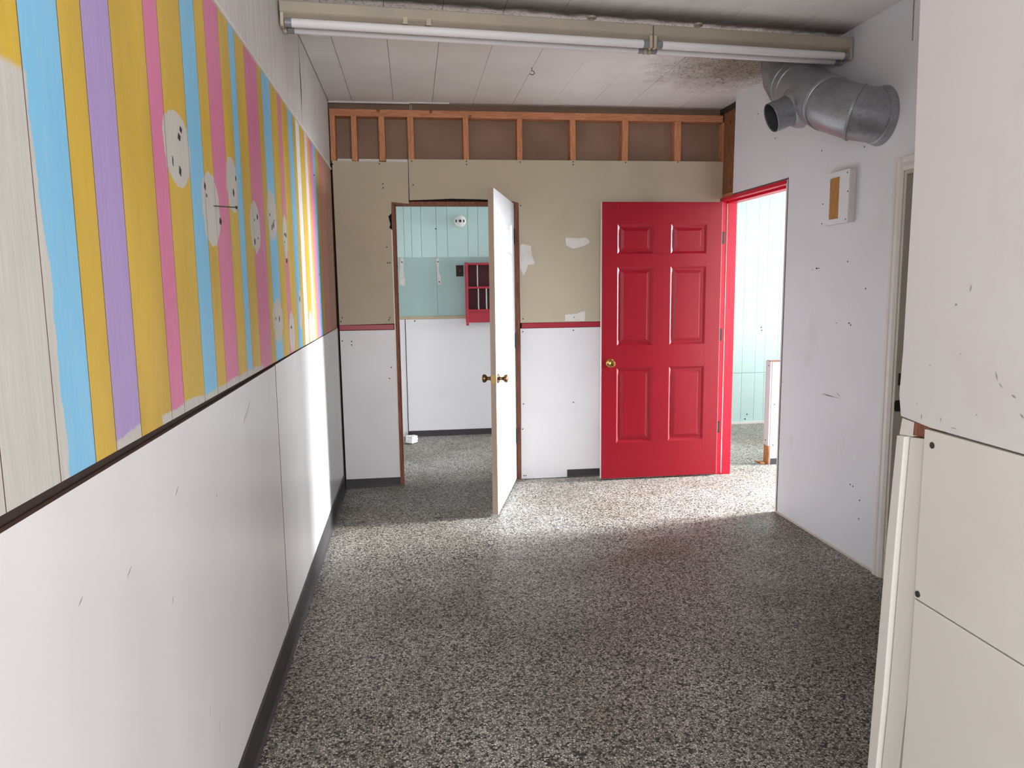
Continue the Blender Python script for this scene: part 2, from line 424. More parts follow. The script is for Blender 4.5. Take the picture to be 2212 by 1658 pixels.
# white boarding above; the joint between the two sheets gapes
crack = [(2.32, .001), (2.38, .006), (2.44, .022), (2.52, .026), (2.60, .014), (2.68, .004), (2.735, .001)]
for nm, o in (('upper_panel', [(.72, MT + .012), (4.110, MT + .012)] + [(4.110, z) for z, w in crack] + [(4.110, H), (.72, H)]),
              ('upper_panel', [(D - .006, H), (4.113, H)] + [(4.113 + w, z) for z, w in crack[::-1]] + [(4.113, MT + .012), (D - .006, MT + .012)])):
    side_material(mesh_object(nm, B().prism(o, 'x', XL - .011, XL - .001), [M['upper'], M['mark']], wl), 'y')  # black edges paint the shade inside the gaping joint
mesh_object('mural_moulding', B().prism([(XL - .006, MT - .002), (XL + .006, MT), (XL + .009, MT + .008), (XL - .004, MT + .018)], 'y', .72, D - .01), M['white_trim'], wl)
# white sheet panels below; the near one dips towards the camera and leaves a dark gap under the boarding
for o in ([(.72, .105), (2.955, .108), (2.956, 1.168), (2.2, 1.163), (.9, 1.158), (.72, 1.157)], [(2.966, .108), (D - .006, .108), (D - .006, 1.176), (3.6, 1.174), (2.966, 1.170)]):
    side_material(mesh_object('wainscot_panel', B().prism(o, 'x', XL - .008, XL + .004), [M['frp'], M['groove']], wl), 'yz')
marks = B()
for y, z, w, h in ((1.932, 1.842, .013, .012), (1.915, 1.822, .016, .014), (1.905, 1.742, .012, .018), (1.853, 1.757, .004, .018), (2.118, 1.735, .012, .016), (2.13, 1.712, .006, .008), (2.262, 1.655, .018, .016),
                   (2.447, 1.757, .012, .018), (2.488, 1.805, .010, .012), (2.462, 1.715, .010, .006), (2.795, 1.715, .014, .016), (2.74, 1.70, .006, .006), (2.73, 1.625, .012, .018), (2.79, 1.64, .005, .006),
                   (3.075, 1.70, .012, .018), (3.11, 1.712, .014, .020), (3.04, 1.745, .008, .008), (3.13, 1.73, .006, .006), (3.365, 1.692, .014, .010), (3.40, 1.69, .012, .016), (3.39, 1.58, .024, .018), (3.36, 1.66, .006, .005),
                   (3.13, 1.34, .012, .018), (3.05, 1.345, .006, .010), (3.42, 1.29, .02, .010), (3.71, 1.41, .012, .022), (4.52, 1.54, .03, .004), (4.50, 2.10, .03, .006)):
    w *= 1.35; h *= 1.3
    marks.prism([(y - w * .5, z - h * .2), (y + w * .2, z - h * .5), (y + w * .5, z + h * .2), (y - w * .2, z + h * .5)], 'x', XL - .002, XL + .0012)
stuff(mesh_object('adhesive_marks', marks, M['mark'], wl))
sc = B()
for y, z, l, a in ((1.40, .95, .03, .5), (1.7, 1.02, .03, .55), (2.45, 1.08, .09, .55), (2.40, 1.06, .06, .5), (1.33, .50, .05, 1.0), (1.22, .47, .05, 1.05), (1.83, .42, .03, 1.4), (1.9, .33, .05, 1.3), (1.05, .62, .03, .7), (1.62, .8, .02, 1.0), (1.2, .98, .02, .5), (2.02, .92, .015, .7)):
    c, s_ = math.cos(a), math.sin(a)
    sc.prism([(y - l * c / 2, z - l * s_ / 2), (y + .002, z - .001), (y + l * c / 2, z + l * s_ / 2), (y - .001, z + .0015)], 'x', XL + .003, XL + .0046)
stuff(mesh_object('scratches', sc, M['scuff'], wl))
bl = B().prism([(XL - .006, 0), (XL + .022, 0), (XL + .013, .012), (XL + .010, .03), (XL + .010, .104), (XL + .006, .110), (XL - .006, .110)], 'y', .72, D - .012)
tag(mesh_object('baseboard_left', bl, M['rubber']), 'black rubber cove base along the foot of the striped wall', 'baseboard', 'structure')

# ------------------------------------------------------------------ far wall
wf = thing('wall_far', 'far wall, beige sheet above red rail and white wainscot, open studs at top', 'wall', (1.0, D, 0), 'structure')
OX0, OX1, OZ = -.128, .788, 2.060                              # rough opening of the white door
core = B().box(XL - .012, OX0, D + .088, D + .10, 0, 2.33).box(OX1, XR + .12, D + .088, D + .10, 0, 2.33).box(OX0, OX1, D + .088, D + .10, OZ, 2.33)
mesh_object('wall_core', core, M['shadow_brown'], wf)
mesh_object('backing_board', B().box(XL - .012, .021, D + .088, D + .10, 2.331, H), M['brown_backing'], wf)
mesh_object('backing_board', B().box(.026, XR + .12, D + .085, D + .097, 2.331, H), M['brown_backing'], wf)
mesh_object('seam_batten', B().box(.030, .038, D + .082, D + .0849, 2.69, H), M['beige'], wf)
mesh_object('ceiling_edge_strip', B().box(XL, .02, D + .02, D + .03, 2.728, H - .001), M['white_trim'], wf)
mesh_object('ceiling_edge_strip', B().box(.02, .30, D + .01, D + .02, 2.731, H - .001), M['white_trim'], wf)
mesh_object('header_plate', B().box(XL + .006, 2.318, D, D + .085, 2.636, 2.684), M['plate_wood'], wf, .002)
for x0, x1 in ((-.529, -.494), (-.385, -.347), (-.197, -.157), (.002, .043), (.392, .430), (.778, .816), (1.163, 1.203), (1.552, 1.597), (1.946, 1.996)):
    t = random.uniform(-.003, .003)
    mesh_object('stud', B().prism([(x0 + t, 2.335), (x1 + t, 2.335), (x1, 2.6358), (x0, 2.6358)], 'y', D + .001, D + .0845), M['stud'], wf, .0015)
for x0, x1 in ((-.49, -.39), (-.343, -.202), (-.153, -.002)):
    mesh_object('ledge', B().box(x0, x1, D + .03, D + .06, 2.330, 2.353), M['white_trim'], wf)
pt = .012
mesh_object('upper_panel', B().prism([(XL + .016, 1.193), (OX0 + .002, 1.197), (OX0 + .004, 1.86), (OX0 - .018, 1.875), (OX0 - .010, 1.90), (OX0 - .022, 1.955), (OX0, 1.975), (OX0 + .002, OZ - .006), (-.004, OZ - .018), (.0, 2.327), (XL + .013, 2.334)], 'y', D - pt + .004, D + .0005), M['beige'], wf)
mesh_object('upper_panel', B().prism([(.0015, 2.066), (.12, 2.070), (.30, 2.078), (.50, 2.074), (.74, 2.060), (OX1 - .006, 2.05), (OX1 - .002, 1.186), (2.318, 1.186), (2.318, 2.352), (.003, 2.348)], 'y', D - pt, D - .0005), M['beige'], wf)
mesh_object('trim_rail', B().box(XL + .014, OX0 - .008, D - .010, D + .002, 1.155, 1.192), M['red_trim'], wf, .002)
mesh_object('trim_rail', B().box(OX1 + .008, 2.26, D - .010, D + .002, 1.146, 1.184), M['red_trim'], wf, .002)
mesh_object('wainscot_panel', B().prism([(XL + .018, .045), (OX0 + .002, .045), (OX0 + .004, 1.152), (XL + .016, 1.152)], 'y', D - .008, D + .002), M['wainscot'], wf)
mesh_object('wainscot_panel', B().prism([(OX1 - .004, .004), (1.6, .006), (2.26, .006), (2.26, 1.143), (OX1 - .002, 1.143)], 'y', D - .008, D + .002), M['wainscot'], wf)
mesh_object('patch_panel', B().prism([(.782, .010), (.873, .010), (.868, .408), (.783, .410)], 'y', D - .011, D - .0085), M['wainscot'], wf, .0008)
for o in ([(.785, 1.647), (.793, 1.754), (.814, 1.757), (.868, 1.743), (.873, 1.68), (.895, 1.626), (.893, 1.612), (.846, 1.607), (.836, 1.57), (.815, 1.53), (.790, 1.575)],
          [(1.127, 1.802), (1.160, 1.798), (1.192, 1.800), (1.234, 1.797), (1.268, 1.802), (1.290, 1.793), (1.307, 1.775), (1.295, 1.757), (1.269, 1.745), (1.225, 1.730), (1.185, 1.722), (1.150, 1.735), (1.130, 1.750)],
          [(1.122, 1.241), (1.209, 1.246), (1.245, 1.262), (1.276, 1.267), (1.269, 1.190), (1.121, 1.192)]):
    mesh_object('torn_paper_patch', B().prism(o, 'y', D - pt - .0016, D - pt), M['paper'], wf)
n = (0, -1, 0); ps = []
for x, z in ((-.52, 2.31), (-.20, 2.315), (-.18, 2.178), (-.18, 2.15), (.015, 2.172), (-.168, 1.74), (-.165, 1.63), (-.15, 1.63), (-.50, 1.245), (-.51, 1.22), (-.163, 1.24), (-.17, 1.225)): ps.append(((x, D - pt + .004, z), n))
for x, z in ((.025, 2.335), (.411, 2.337), (.411, 2.315), (.797, 2.335), (1.183, 2.34), (1.183, 2.32), (1.575, 2.34), (1.97, 2.345), (.03, 2.172), (.797, 2.03), (.805, 1.215), (1.19, 1.22)): ps.append(((x, D - pt, z), n))
for x, z in ((-.505, 1.08), (-.44, 1.075), (-.44, 1.05), (-.165, .88), (-.18, .80), (.803, 1.12), (1.185, 1.122), (.803, .58), (1.185, .58), (.795, .39), (.80, .03), (.815, .03)): ps.append(((x, D - .0085 if z > .4 else D - .011, z), n))
stuff(mesh_object('screw_heads', discs(ps, .0048), M['screw'], wf))
# the wall's other side and its end stud
mesh_object('rear_sheet', B().box(XL - .1, OX0, D + .10, D + .115, 0, H).box(OX1, XR + .115, D + .10, D + .115, 0, H).box(OX0, OX1, D + .10, D + .115, OZ, H), M['white_wall'], wf)
for x0, x1, lb in ((-.522, -.124, 'short black rubber base left of the white door'), (1.135, 2.20, 'black rubber base running behind the red door')):
    b = B().prism([(D + .001, 0), (D - .018, 0), (D - .013, .012), (D - .012, .058), (D - .008, .062), (D + .001, .062)], 'x', x0, x1)
    tag(mesh_object('baseboard_far', b, M['rubber']), lb, 'baseboard', 'structure')

# ------------------------------------------------------------------ right wall
wr = thing('wall_right', 'white right wall between the red doorway and the white door casing', 'wall', (XR, 3.8, 0), 'structure')
DY0, DY1, DZ = 4.373, 5.352, 2.072                            # red doorway
EY0, EY1, EZ = 2.36, 3.27, 1.965                              # cased opening nearer the camera
T = .115
w = B().box(XR, XR + T, EY1, DY0, 0, H).box(XR, XR + T, YN, EY1, EZ, H).box(XR, XR + T, YN, EY0, 0, EZ)
w.prism([(DY0, DZ + .012), (5.160, DZ + .013), (5.148, H), (DY0, H)], 'x', XR, XR + .045)
mesh_object('wall_sheet', w, M['white_wall'], wr)
mesh_object('wall_core', B().box(XR + .046, XR + T, DY0, 5.148, DZ + .035, H).box(XR + .055, XR + T, 5.149, D + .085, DZ + .035, H), M['shadow_brown'], wr)
mesh_object('corner_post', B().box(2.320, 2.327, 5.158, D - .014, 2.115, 2.69), M['dark_wood'], wr, .001)
mesh_object('end_stud', B().box(2.319, 2.338, D - .0135, D + .08, 1.2, 2.634), M['stud'], wr, .001)
mesh_object('post_stub', B().box(2.320, 2.328, 5.19, D - .016, 2.078, 2.113), M['stud'], wr, .001)
sp = []
for y, z in ((3.70, 1.565), (3.53, 1.425), (3.66, 1.245), (3.645, 1.235), (3.58, .395), (3.555, .392), (3.49, .335), (3.49, .236), (3.95, 2.30), (4.55, 2.35), (4.0, 2.18), (3.60, 2.13), (4.80, 2.55)): sp.append(((XR, y, z), (-1, 0, 0)))
stuff(mesh_object('nail_holes', discs(sp, .0042), M['screw'], wr))
sc = B()
for y, z, l, a in ((3.80, .835, .20, -.02), (3.84, .838, .10, .0), (3.66, 1.243, .035, .1), (4.36, .845, .05, .1), (4.05, 1.53, .02, 0), (3.78, 1.24, .03, .2), (3.73, .855, .04, .5)):
    c, s_ = math.cos(a), math.sin(a)
    sc.prism([(y - l * c / 2, z - l * s_ / 2), (y, z - .0022), (y + l * c / 2, z + l * s_ / 2), (y, z + .0022)], 'x', XR - .0012, XR + .001)
stuff(mesh_object('scuff_marks', sc, M['scuff'], wr))
br = B().prism([(XR + .001, 0), (XR - .004, 0), (XR - .003, .008), (XR + .001, .012)], 'y', EY1 + .065, DY0)
tag(mesh_object('trim_1', br, M['cream_jamb']), 'dirty white strip where right wall meets terrazzo', 'trim', 'structure')

# the nearer wall on the right
mesh_object('corner_crack', B().prism([(3.268, 2.535), (3.274, 2.535), (3.279, 2.71), (3.271, 2.71)], 'x', XR - .0015, XR + .001), M['scuff'], wr)
wn = thing('wall_near', 'close white wall at right edge, ivory panels below a worn upper sheet', 'wall', (XN, 0, 0), 'structure')
mesh_object('wall_core', B().box(XN + .02, XN + .13, .70, YN - .01, 0, H).box(XN + .02, XR + T, YN - .12, YN - .01, 0, H), M['white_wall'], wn)
mesh_object('upper_panel', B().prism([(.70, 1.174), (1.32, 1.178), (1.41, 1.186), (YN + .004, 1.23), (YN, 1.32), (YN - .001, 1.7), (YN + .012, 2.1), (YN + .014, H), (.70, H)], 'x', XN, XN + .019), M['near_wall'], wn, .002)
mesh_object('raw_wood_block', B().prism([(1.332, 1.157), (1.373, 1.153), (1.371, 1.180), (1.330, 1.181)], 'x', XN + .004, XN + .016), M['jamb_wood'], wn)
mesh_object('rail_stub', B().prism([(1.374, 1.150), (1.414, 1.146), (1.408, 1.182), (1.373, 1.180)], 'x', XN + .003, XN + .016), M['near_panel'], wn)
mesh_object('corner_strip', B().prism([(1.384, 1.148), (1.409, 1.146), (1.424, .9), (1.446, .36), (1.456, 0), (1.426, 0), (1.414, .40), (1.404, .57), (1.392, .95)], 'x', XN - .007, XN + .014), M['near_panel'], wn, .002)
mesh_object('batten', B().prism([(1.3335, 1.153), (1.380, 1.147), (1.388, .95), (1.399, .57), (1.409, .40), (1.421, 0), (1.385, 0), (1.355, .43), (1.347, .54), (1.338, .63), (1.3338, .714), (1.334, .83)], 'x', XN + .003, XN + .014), M['near_panel'], wn, .0015)
mesh_object('lower_panel', B().prism([(.70, .824), (1.332, .824), (1.332, 1.1736), (.70, 1.1728)], 'x', XN - .002, XN + .012), M['near_panel'], wn, .0015)
mesh_object('lower_panel', B().prism([(.70, 0), (1.342, 0), (1.338, .44), (1.3345, .535), (1.3315, .63), (1.3305, .7), (1.330, .8215), (.70, .8215)], 'x', XN - .003, XN + .012), M['near_panel'], wn, .0015)
mesh_object('gap_backing', B().box(XN + .0145, XN + .0195, 1.30, 1.42, 0, 1.18), M['jamb_wood'], wn)
ps = [((XN - .002, 1.307, 1.146), (-1, 0, 0)), ((XN - .003, 1.321, .836), (-1, 0, 0))]
stuff(mesh_object('screw_heads', discs(ps, .0068), M['screw'], wn))
sc = B()
for y, z, l, h, a in ((1.27, 1.42, .012, .010, 0), (1.11, 1.585, .012, .012, .3), (1.16, 1.30, .03, .006, 1.2), (1.15, 1.285, .02, .005, .8), (1.12, 1.27, .02, .008, .4), (1.10, 1.24, .02, .008, .7), (1.33, 1.30, .006, .006, 0), (1.36, 1.22, .005, .005, 0), (1.07, 1.66, .05, .003, .0), (1.255, 1.19, .03, .003, 0), (1.29, 1.20, .004, .02, 0), (1.345, 1.196, .004, .025, 0), (1.235, 1.45, .006, .03, .2), (1.25, 1.33, .005, .005, 0), (1.20, 1.225, .006, .006, 0)):
    c, s_ = math.cos(a), math.sin(a); l *= .55; h *= .45
    sc.prism([(y - l * c / 2, z - l * s_ / 2), (y + h * s_ / 2, z - h * c / 2), (y + l * c / 2, z + l * s_ / 2), (y - h * s_ / 2, z + h * c / 2)], 'x', XN - .0010, XN + .001)
stuff(mesh_object('scuff_marks', sc, M['scuff'], wn))

# walls round the space behind and beside, seen only through the doorways or not at all
tag(mesh_object('wall_front', B().box(-3.3, 5.7, -3.6, -3.5, 0, .35).box(-3.3, 5.7, -3.6, -3.5, 2.55, H).box(-3.3, -2.95, -3.6, -3.5, .35, 2.55).box(5.4, 5.7, -3.6, -3.5, .35, 2.55).box(.85, 1.05, -3.6, -3.5, .35, 2.55).box(-3.3, -3.2, -3.5, .72, 0, H).box(5.6, 5.7, -3.5, 1.0, 0, H).box(-3.2, XL - .012, .6, .719, 0, H), M['white_wall']), 'shop front room walls behind the camera with wide window openings', 'wall', 'structure')
tag(mesh_object('wall_side_room', B().box(7.0, 7.1, -.2, 4.2, 0, H).box(7.0, 7.1, 5.8, YB, 0, 1.1).box(7.0, 7.1, 5.8, YB, 2.45, H).box(7.0, 7.1, 5.8, 6.0, 1.1, 2.45).box(7.0, 7.1, 7.0, YB, 1.1, 2.45).box(7.0, 7.1, 4.2, 5.8, 0, .2).box(7.0, 7.1, 4.2, 5.8, 2.5, H).box(2.45, 3.2, 1.0, 1.1, 0, H).box(6.0, 7.0, 1.0, 1.1, 0, H).box(3.2, 6.0, 1.0, 1.1, 0, .5).box(3.2, 6.0, 1.0, 1.1, 2.5, H), M['white_wall']), 'side room walls with window openings beyond the red doorway', 'wall', 'structure')
tag(mesh_object('wall_light_stop', B().box(XR + T, 3.1, 2.16, 2.26, 0, H).box(XR + T, 3.1, 3.36, 3.46, 0, H).box(3.0, 3.1, 2.26, 3.36, 0, H), M['white_wall']), 'unseen light-blocking walls added behind the white cased opening', 'wall', 'structure')  # unseen walls added to stop light leaking through the opening
tag(mesh_object('wall_back_room', B().box(-.75, -.65, D + .115, YB, 0, H), M['white_wall']), 'end wall of the room behind the white door', 'wall', 'structure')

# ------------------------------------------------------------------ mint wall of the rooms behind
wb = thing('wall_back', 'mint green grooved wall of the rooms behind, white wainscot on its left', 'wall', (2, YB, 0), 'structure')
mesh_object('wall_core', B().box(-.75, 7.1, YB + .012, YB + .10, 0, H), M['shadow_brown'], wb)
gx = [-.65, -.50, -.40, -.26, -.16, -.06, .011, .102, .246, .349, .545, .642, .80, .90, 1.05, 1.15, 1.30, 1.40, 1.55]
for x0, x1 in zip(gx, gx[1:]):
    x0 += .0002
    mesh_object('plank', B().prism([(x0, YB + .011), (x0 + .001, YB + .0025), (x0 + .0045, YB), (x1 - .0045, YB), (x1 - .001, YB + .0025), (x1, YB + .011)], 'z', 1.735, H), M['mint'], wb)
for x0, x1 in ((-.65, .2405), (.2425, 1.55)):
    mesh_object('smooth_panel', B().box(x0, x1, YB + .0005, YB + .011, 1.172, 1.7348), M['mint_shaded'], wb)
for o in ([(-.117, 1.475), (-.100, 1.715), (-.085, 1.735), (-.070, 1.71), (-.074, 1.60), (-.070, 1.55), (-.060, 1.53), (-.062, 1.475), (-.085, 1.468)],
          [(.246, 1.475), (.240, 1.715), (.252, 1.735), (.268, 1.71), (.262, 1.60), (.275, 1.565), (.280, 1.54), (.276, 1.475), (.262, 1.468)]):
    mesh_object('spackle_strip', B().prism(o, 'y', YB - .002, YB + .001), M['spackle'], wb)
mesh_object('chair_rail', B().box(-.65, 1.55, YB - .012, YB + .011, 1.146, 1.172), M['pale_wood'], wb, .002)
mesh_object('wainscot_panel', B().box(-.069, 1.55, YB - .008, YB + .011, .03, 1.1455), M['wainscot'], wb, .001)
mesh_object('wainscot_panel', B().box(-.65, -.076, YB - .004, YB + .011, .0, 1.1455), M['wainscot'], wb, .001)
gx = [1.55, 1.70, 1.80, 1.95, 2.05, 2.20, 2.30, 2.45, 2.55, 2.70, 2.80, 2.95, 3.05, 3.19, 3.247, 3.347, 3.488, 3.59, 3.73, 3.83, 3.97, 4.07, 4.21, 4.31, 4.5, 5.0, 5.5, 6.0, 6.5, 7.0]
for x0, x1 in zip(gx, gx[1:]):
    g = [(x0, YB + .011), (x0 + .0004, YB + .002), (x0 + .0035, YB), (x1 - .0035, YB), (x1 - .0004, YB + .002), (x1, YB + .011)]
    mesh_object('plank', B().prism(g, 'z', .536, H), M['mint'], wb)
    mesh_object('plank', B().prism([(x, y + .001) for x, y in g], 'z', .02, .533), M['mint'], wb)
mesh_object('foot_strip', B().box(1.55, 7.0, YB - .006, YB + .011, 0, .022), M['white_trim'], wb)
n = (0, -1, 0)
ps = [((.238, YB, 2.24), n), ((.242, YB, 2.00), n), ((-.085, YB - .002, 1.69), n), ((.255, YB - .002, 1.69), n), ((.262, YB - .002, 1.50), n), ((.02, YB - .008, 1.13), n), ((3.55, YB, .97), n), ((3.545, YB, 1.0), n), ((3.42, YB, .10), n), ((3.40, YB, .05), n)]
stuff(mesh_object('screw_heads', discs(ps, .007), M['screw'], wb))
bb = B().prism([(YB + .001, 0), (YB - .024, 0), (YB - .018, .012), (YB - .016, .052), (YB - .01, .056), (YB + .001, .056)], 'x', -.069, 1.55)
tag(mesh_object('baseboard_back', bb, M['rubber']), 'black rubber base below white wainscot seen through white doorway', 'baseboard', 'structure')

# ------------------------------------------------------------------ doors
DW, DH, DT = .904, 2.032, .035
def door_leaf(mat_name, edge, to, parent, label):
    """six-panel leaf: local x from the hinge edge, local y through its thickness, z up from its foot; 'to' places it"""
    st, pw = .117, .270
    c0 = [(st, st + pw), (DW - st - pw, DW - st)]
    rows = [(.272, .832), (.998, 1.570), (1.664, 1.874)]
    b = B(); e = .0012
    b.box(e, st, 0, DT, 0, DH).box(DW - st, DW - e, 0, DT, 0, DH)
    zs = [0] + [z for r in rows for z in r] + [DH]
    for z0, z1 in zip(zs[0::2], zs[1::2]): b.box(st, DW - st, 0, DT, z0, z1)
    for z0, z1 in rows: b.box(c0[0][1], c0[1][0], 0, DT, z0, z1)
    b.xf(to)
    leaf = mesh_object('leaf', b, M[mat_name], parent, .0012)
    eb = B().box(-.0002, e, .001, DT - .001, .001, DH - .001).box(DW - e, DW + .0002, .001, DT - .001, .001, DH - .001).box(.001, DW - .001, .001, DT - .001, DH, DH + .0006).xf(to)
    mesh_object('edge_strip', eb, M[edge], leaf)
    for x0, x1 in c0:
        for z0, z1 in rows:
            b = B()
            for y0, s in ((0, 1), (DT, -1)):
                rings = []
                for ins, dep in ((0, 0), (.016, .011), (.026, .011), (.048, .003)):
                    q = [(x0 + ins, z0 + ins), (x1 - ins, z0 + ins), (x1 - ins, z1 - ins), (x0 + ins, z1 - ins)]
                    rings.append([b.bm.verts.new((x, y0 + s * dep, z)) for x, z in q])
                for A, C in zip(rings, rings[1:]):
                    for k in range(4): b.face([A[k], A[(k + 1) % 4], C[(k + 1) % 4], C[k]])
                b.face(rings[-1])
            b.xf(to)
            mesh_object('panel', b, M[mat_name], leaf)
    return leaf
def place(x, y, z, dx, dy):
    """local x along (dx, dy), local y to its left"""
    d = Vector((dx, dy, 0)).normalized()
    return Matrix(((d.x, -d.y, 0, x), (d.y, d.x, 0, y), (0, 0, 1, z), (0, 0, 0, 1)))
def knob(to, x, z, side, mat, parent, rose=.030):
    y0 = 0 if side < 0 else DT
    b = B().lathe((x, y0, z), (0, side, 0), [(0, rose), (.004, rose), (.008, rose * .82), (.012, .012), (.030, .0105), (.036, .016), (.042, .024), (.052, .0265), (.060, .0245), (.064, .015), (.0645, .008)], 28).xf(to)
    return mesh_object('knob', b, M[mat], parent, smooth=True)

# white door, standing open into the room
d1 = thing('door_1', 'white six-panel door standing open in bare wood frame', 'door', (.745, D, 0), 'structure')
to = place(.7115, 5.4563, .013, -.241, -.871)
leaf = door_leaf('white_door', 'door_edge', to, d1, None)
for s in (-1, 1): knob(to, DW - .062, .868, s, 'brass_old', leaf)
mesh_object('latch_plate', B().box(DW, DW + .0012, .006, DT - .006, .840, .897).box(DW, DW + .009, .011, DT - .011, .862, .876).xf(to), M['brass'], leaf, .0005)
j = B().box(OX0 + .003, OX0 + .021, D - .006, D + .11, 0, OZ - .002); j.box(OX0 + .022, OX0 + .032, D + .035, D + .095, 0, OZ - .03)
mesh_object('jamb', j, M['jamb_wood'], d1, .001)
mesh_object('jamb', B().box(OX1 - .030, OX1 - .005, D - .006, D + .11, 0, OZ - .004), M['jamb_wood'], d1, .001)
mesh_object('head_jamb', B().box(OX0 + .022, OX1 - .031, D - .006, D + .11, OZ - .026, OZ - .002), M['jamb_wood'], d1, .001)
mesh_object('split_edge_strip', B().box(OX0 - .004, OX0 + .0025, D - .009, D + .0, .1, 1.86), M['white_trim'], d1)
for z in (1.81, 1.06, .345):
    h = B().lathe((.7505, D - .026, z - .055), (0, 0, 1), [(0, .0075), (.11, .0075)], 12).box(.7485, .7525, D - .03, D + .02, z - .052, z + .052)
    mesh_object('hinge', h, M['iron'], d1)

# red door, folded back in front of the far wall
d2 = thing('door_2', 'red six-panel door folded open against far wall, in red frame', 'door', (XR, DY1, 0), 'structure')
to = place(XR - .004, DY1 + .002, .013, -1, .004)
leaf = door_leaf('red_door', 'white_trim', to, d2, None)
knob(to, DW - .066, .872, 1, 'brass', leaf, .032)
mesh_object('latch_plate', B().box(DW, DW + .0012, .006, DT - .006, .842, .900).xf(to), M['porcelain'], leaf)
jm = B().box(XR - .002, XR + T + .002, DY1 + .002, DY1 + .022, 0, DZ - .02).box(XR + .048, XR + T + .001, DY1 - .012, DY1 + .003, 0, DZ - .02)
mesh_object('jamb', jm, M['red_jamb'], d2, .001)
mesh_object('head_jamb', B().box(XR - .003, XR + T + .002, DY0 + .004, DY1 + .022, DZ - .020, DZ + .004).box(XR + .048, XR + T + .001, DY0 + .004, DY1 - .013, DZ - .034, DZ - .019), M['red_jamb'], d2, .001)
mesh_object('jamb', B().box(XR + .003, XR + T + .002, DY0 + .001, DY0 + .018, 0, DZ - .021), M['red_jamb'], d2, .001)
mesh_object('frame_edge_strip', B().box(XR - .003, XR + .002, DY0 - .004, DY0 + .010, 0, DZ + .002), M['white_trim'], d2)
mesh_object('caulk_gap', B().box(XR - .0012, XR + .001, DY0 - .012, DY0 - .0065, 0, DZ + .016).box(XR - .0012, XR + .001, DY0 - .0064, 5.15, DZ + .008, DZ + .0125), M['mark'], d2)
mesh_object('rubbed_line', B().box(XR + .044, XR + .0478, DY1 - .0085, DY1 + .0025, .01, DZ - .035), M['paper'], d2)
for z in (1.79, 1.075, .37):
    h = B().lathe((XR + .001, DY1 - .004, z - .045), (0, 0, 1), [(0, .0065), (.09, .0065)], 12)
    h.prism([(XR + .004, z - .046), (XR + .024, z - .046), (XR + .028, z - .041), (XR + .028, z + .041), (XR + .024, z + .046), (XR + .004, z + .046)], 'y', DY1 - .0008, DY1 + .003)
    mesh_object('hinge', h, M['iron'], d2)
mesh_object('strike_plate', B().box(XR + .004, XR + .045, DY0 + .018, DY0 + .0205, .845, .905), M['iron'], d2)

# cased opening without a leaf
d3 = thing('door_3', 'white cased doorway with two dark strike plates, half hidden by close wall', 'door', (XR, EY1, 0), 'structure')
def casing_profile(a): return [(XR + .001, a), (XR - .006, a), (XR - .014, a + .016), (XR - .014, a + .036), (XR - .018, a + .042), (XR - .018, a + .060), (XR + .001, a + .060)]
mesh_object('casing', B().prism(casing_profile(EY1 + .002), 'z', 0, EZ + .060), M['white_trim'], d3, .001)
mesh_object('head_casing', B().prism([(x, z) for x, z in casing_profile(EZ + .002)], 'y', EY0 - .06, EY1 + .0015), M['white_trim'], d3, .001)
mesh_object('jamb', B().box(XR - .002, XR + T + .002, EY1 - .016, EY1 + .001, 0, EZ).box(XR + .050, XR + .085, EY1 - .028, EY1 - .015, 0, EZ - .016), M['cream_jamb'], d3, .001)
mesh_object('head_jamb', B().box(XR - .002, XR + T + .002, EY0 + .016, EY1 - .0165, EZ - .016, EZ + .001), M['cream_jamb'], d3, .001)
mesh_object('jamb', B().box(XR - .002, XR + T + .002, EY0 - .001, EY0 + .0155, 0, EZ), M['cream_jamb'], d3, .001)
mesh_object('strike_plate', B().prism([(XR + .012, .968), (XR + .028, .968), (XR + .028, 1.026), (XR + .012, 1.026)], 'y', EY1 - .0185, EY1 - .0155), M['iron'], d3)
mesh_object('strike_plate', B().prism([(XR + .004, .842), (XR + .034, .842), (XR + .036, .848), (XR + .036, .890), (XR + .034, .896), (XR + .004, .896), (XR - .001, .885), (XR - .001, .853)], 'y', EY1 - .0185, EY1 - .0155), M['iron'], d3)
mesh_object('jamb_foot', B().box(XR + .01, XR + .05, EY1 - .019, EY1 - .0155, 0, .05), M['jamb_wood'], d3)

# ------------------------------------------------------------------ half wall in the side room
hw = thing('half_wall', 'low white half wall with torn wooden foot, seen through red doorway', 'half wall', (2.82, 5.57, 0), 'structure')
mesh_object('front_panel', B().box(2.824, 5.6, 5.570, 5.582, 0, .832), M['wainscot'], hw, .001)
mesh_object('stud_core', B().box(2.828, 5.59, 5.583, 5.655, .001, .83), M['raw_wood'], hw)
mesh_object('end_panel', B().prism([(5.580, .150), (5.600, .146), (5.640, .152), (5.662, .15), (5.662, .834), (5.580, .834)], 'x', 2.812, 2.8235), M['wainscot'], hw, .001)
mesh_object('torn_wood_foot', B().prism([(5.576, 0), (5.660, 0), (5.658, .149), (5.640, .151), (5.600, .145), (5.578, .148)], 'x', 2.815, 2.8275), M['raw_wood'], hw)
mesh_object('back_panel', B().box(2.824, 5.6, 5.656, 5.668, 0, .834), M['wainscot'], hw, .001)
mesh_object('cap_board', B().box(2.818, 5.6, 5.578, 5.66, .8345, .838), M['jamb_wood'], hw)
mesh_object('rubber_base', B().box(2.83, 5.6, 5.562, 5.5705, 0, .05), M['rubber'], hw, .001)
mesh_object('splinter', B().prism([(5.60, 0), (5.605, .012), (5.70, .006), (5.71, 0)], 'x', 2.765, 2.80), M['raw_wood'], hw)
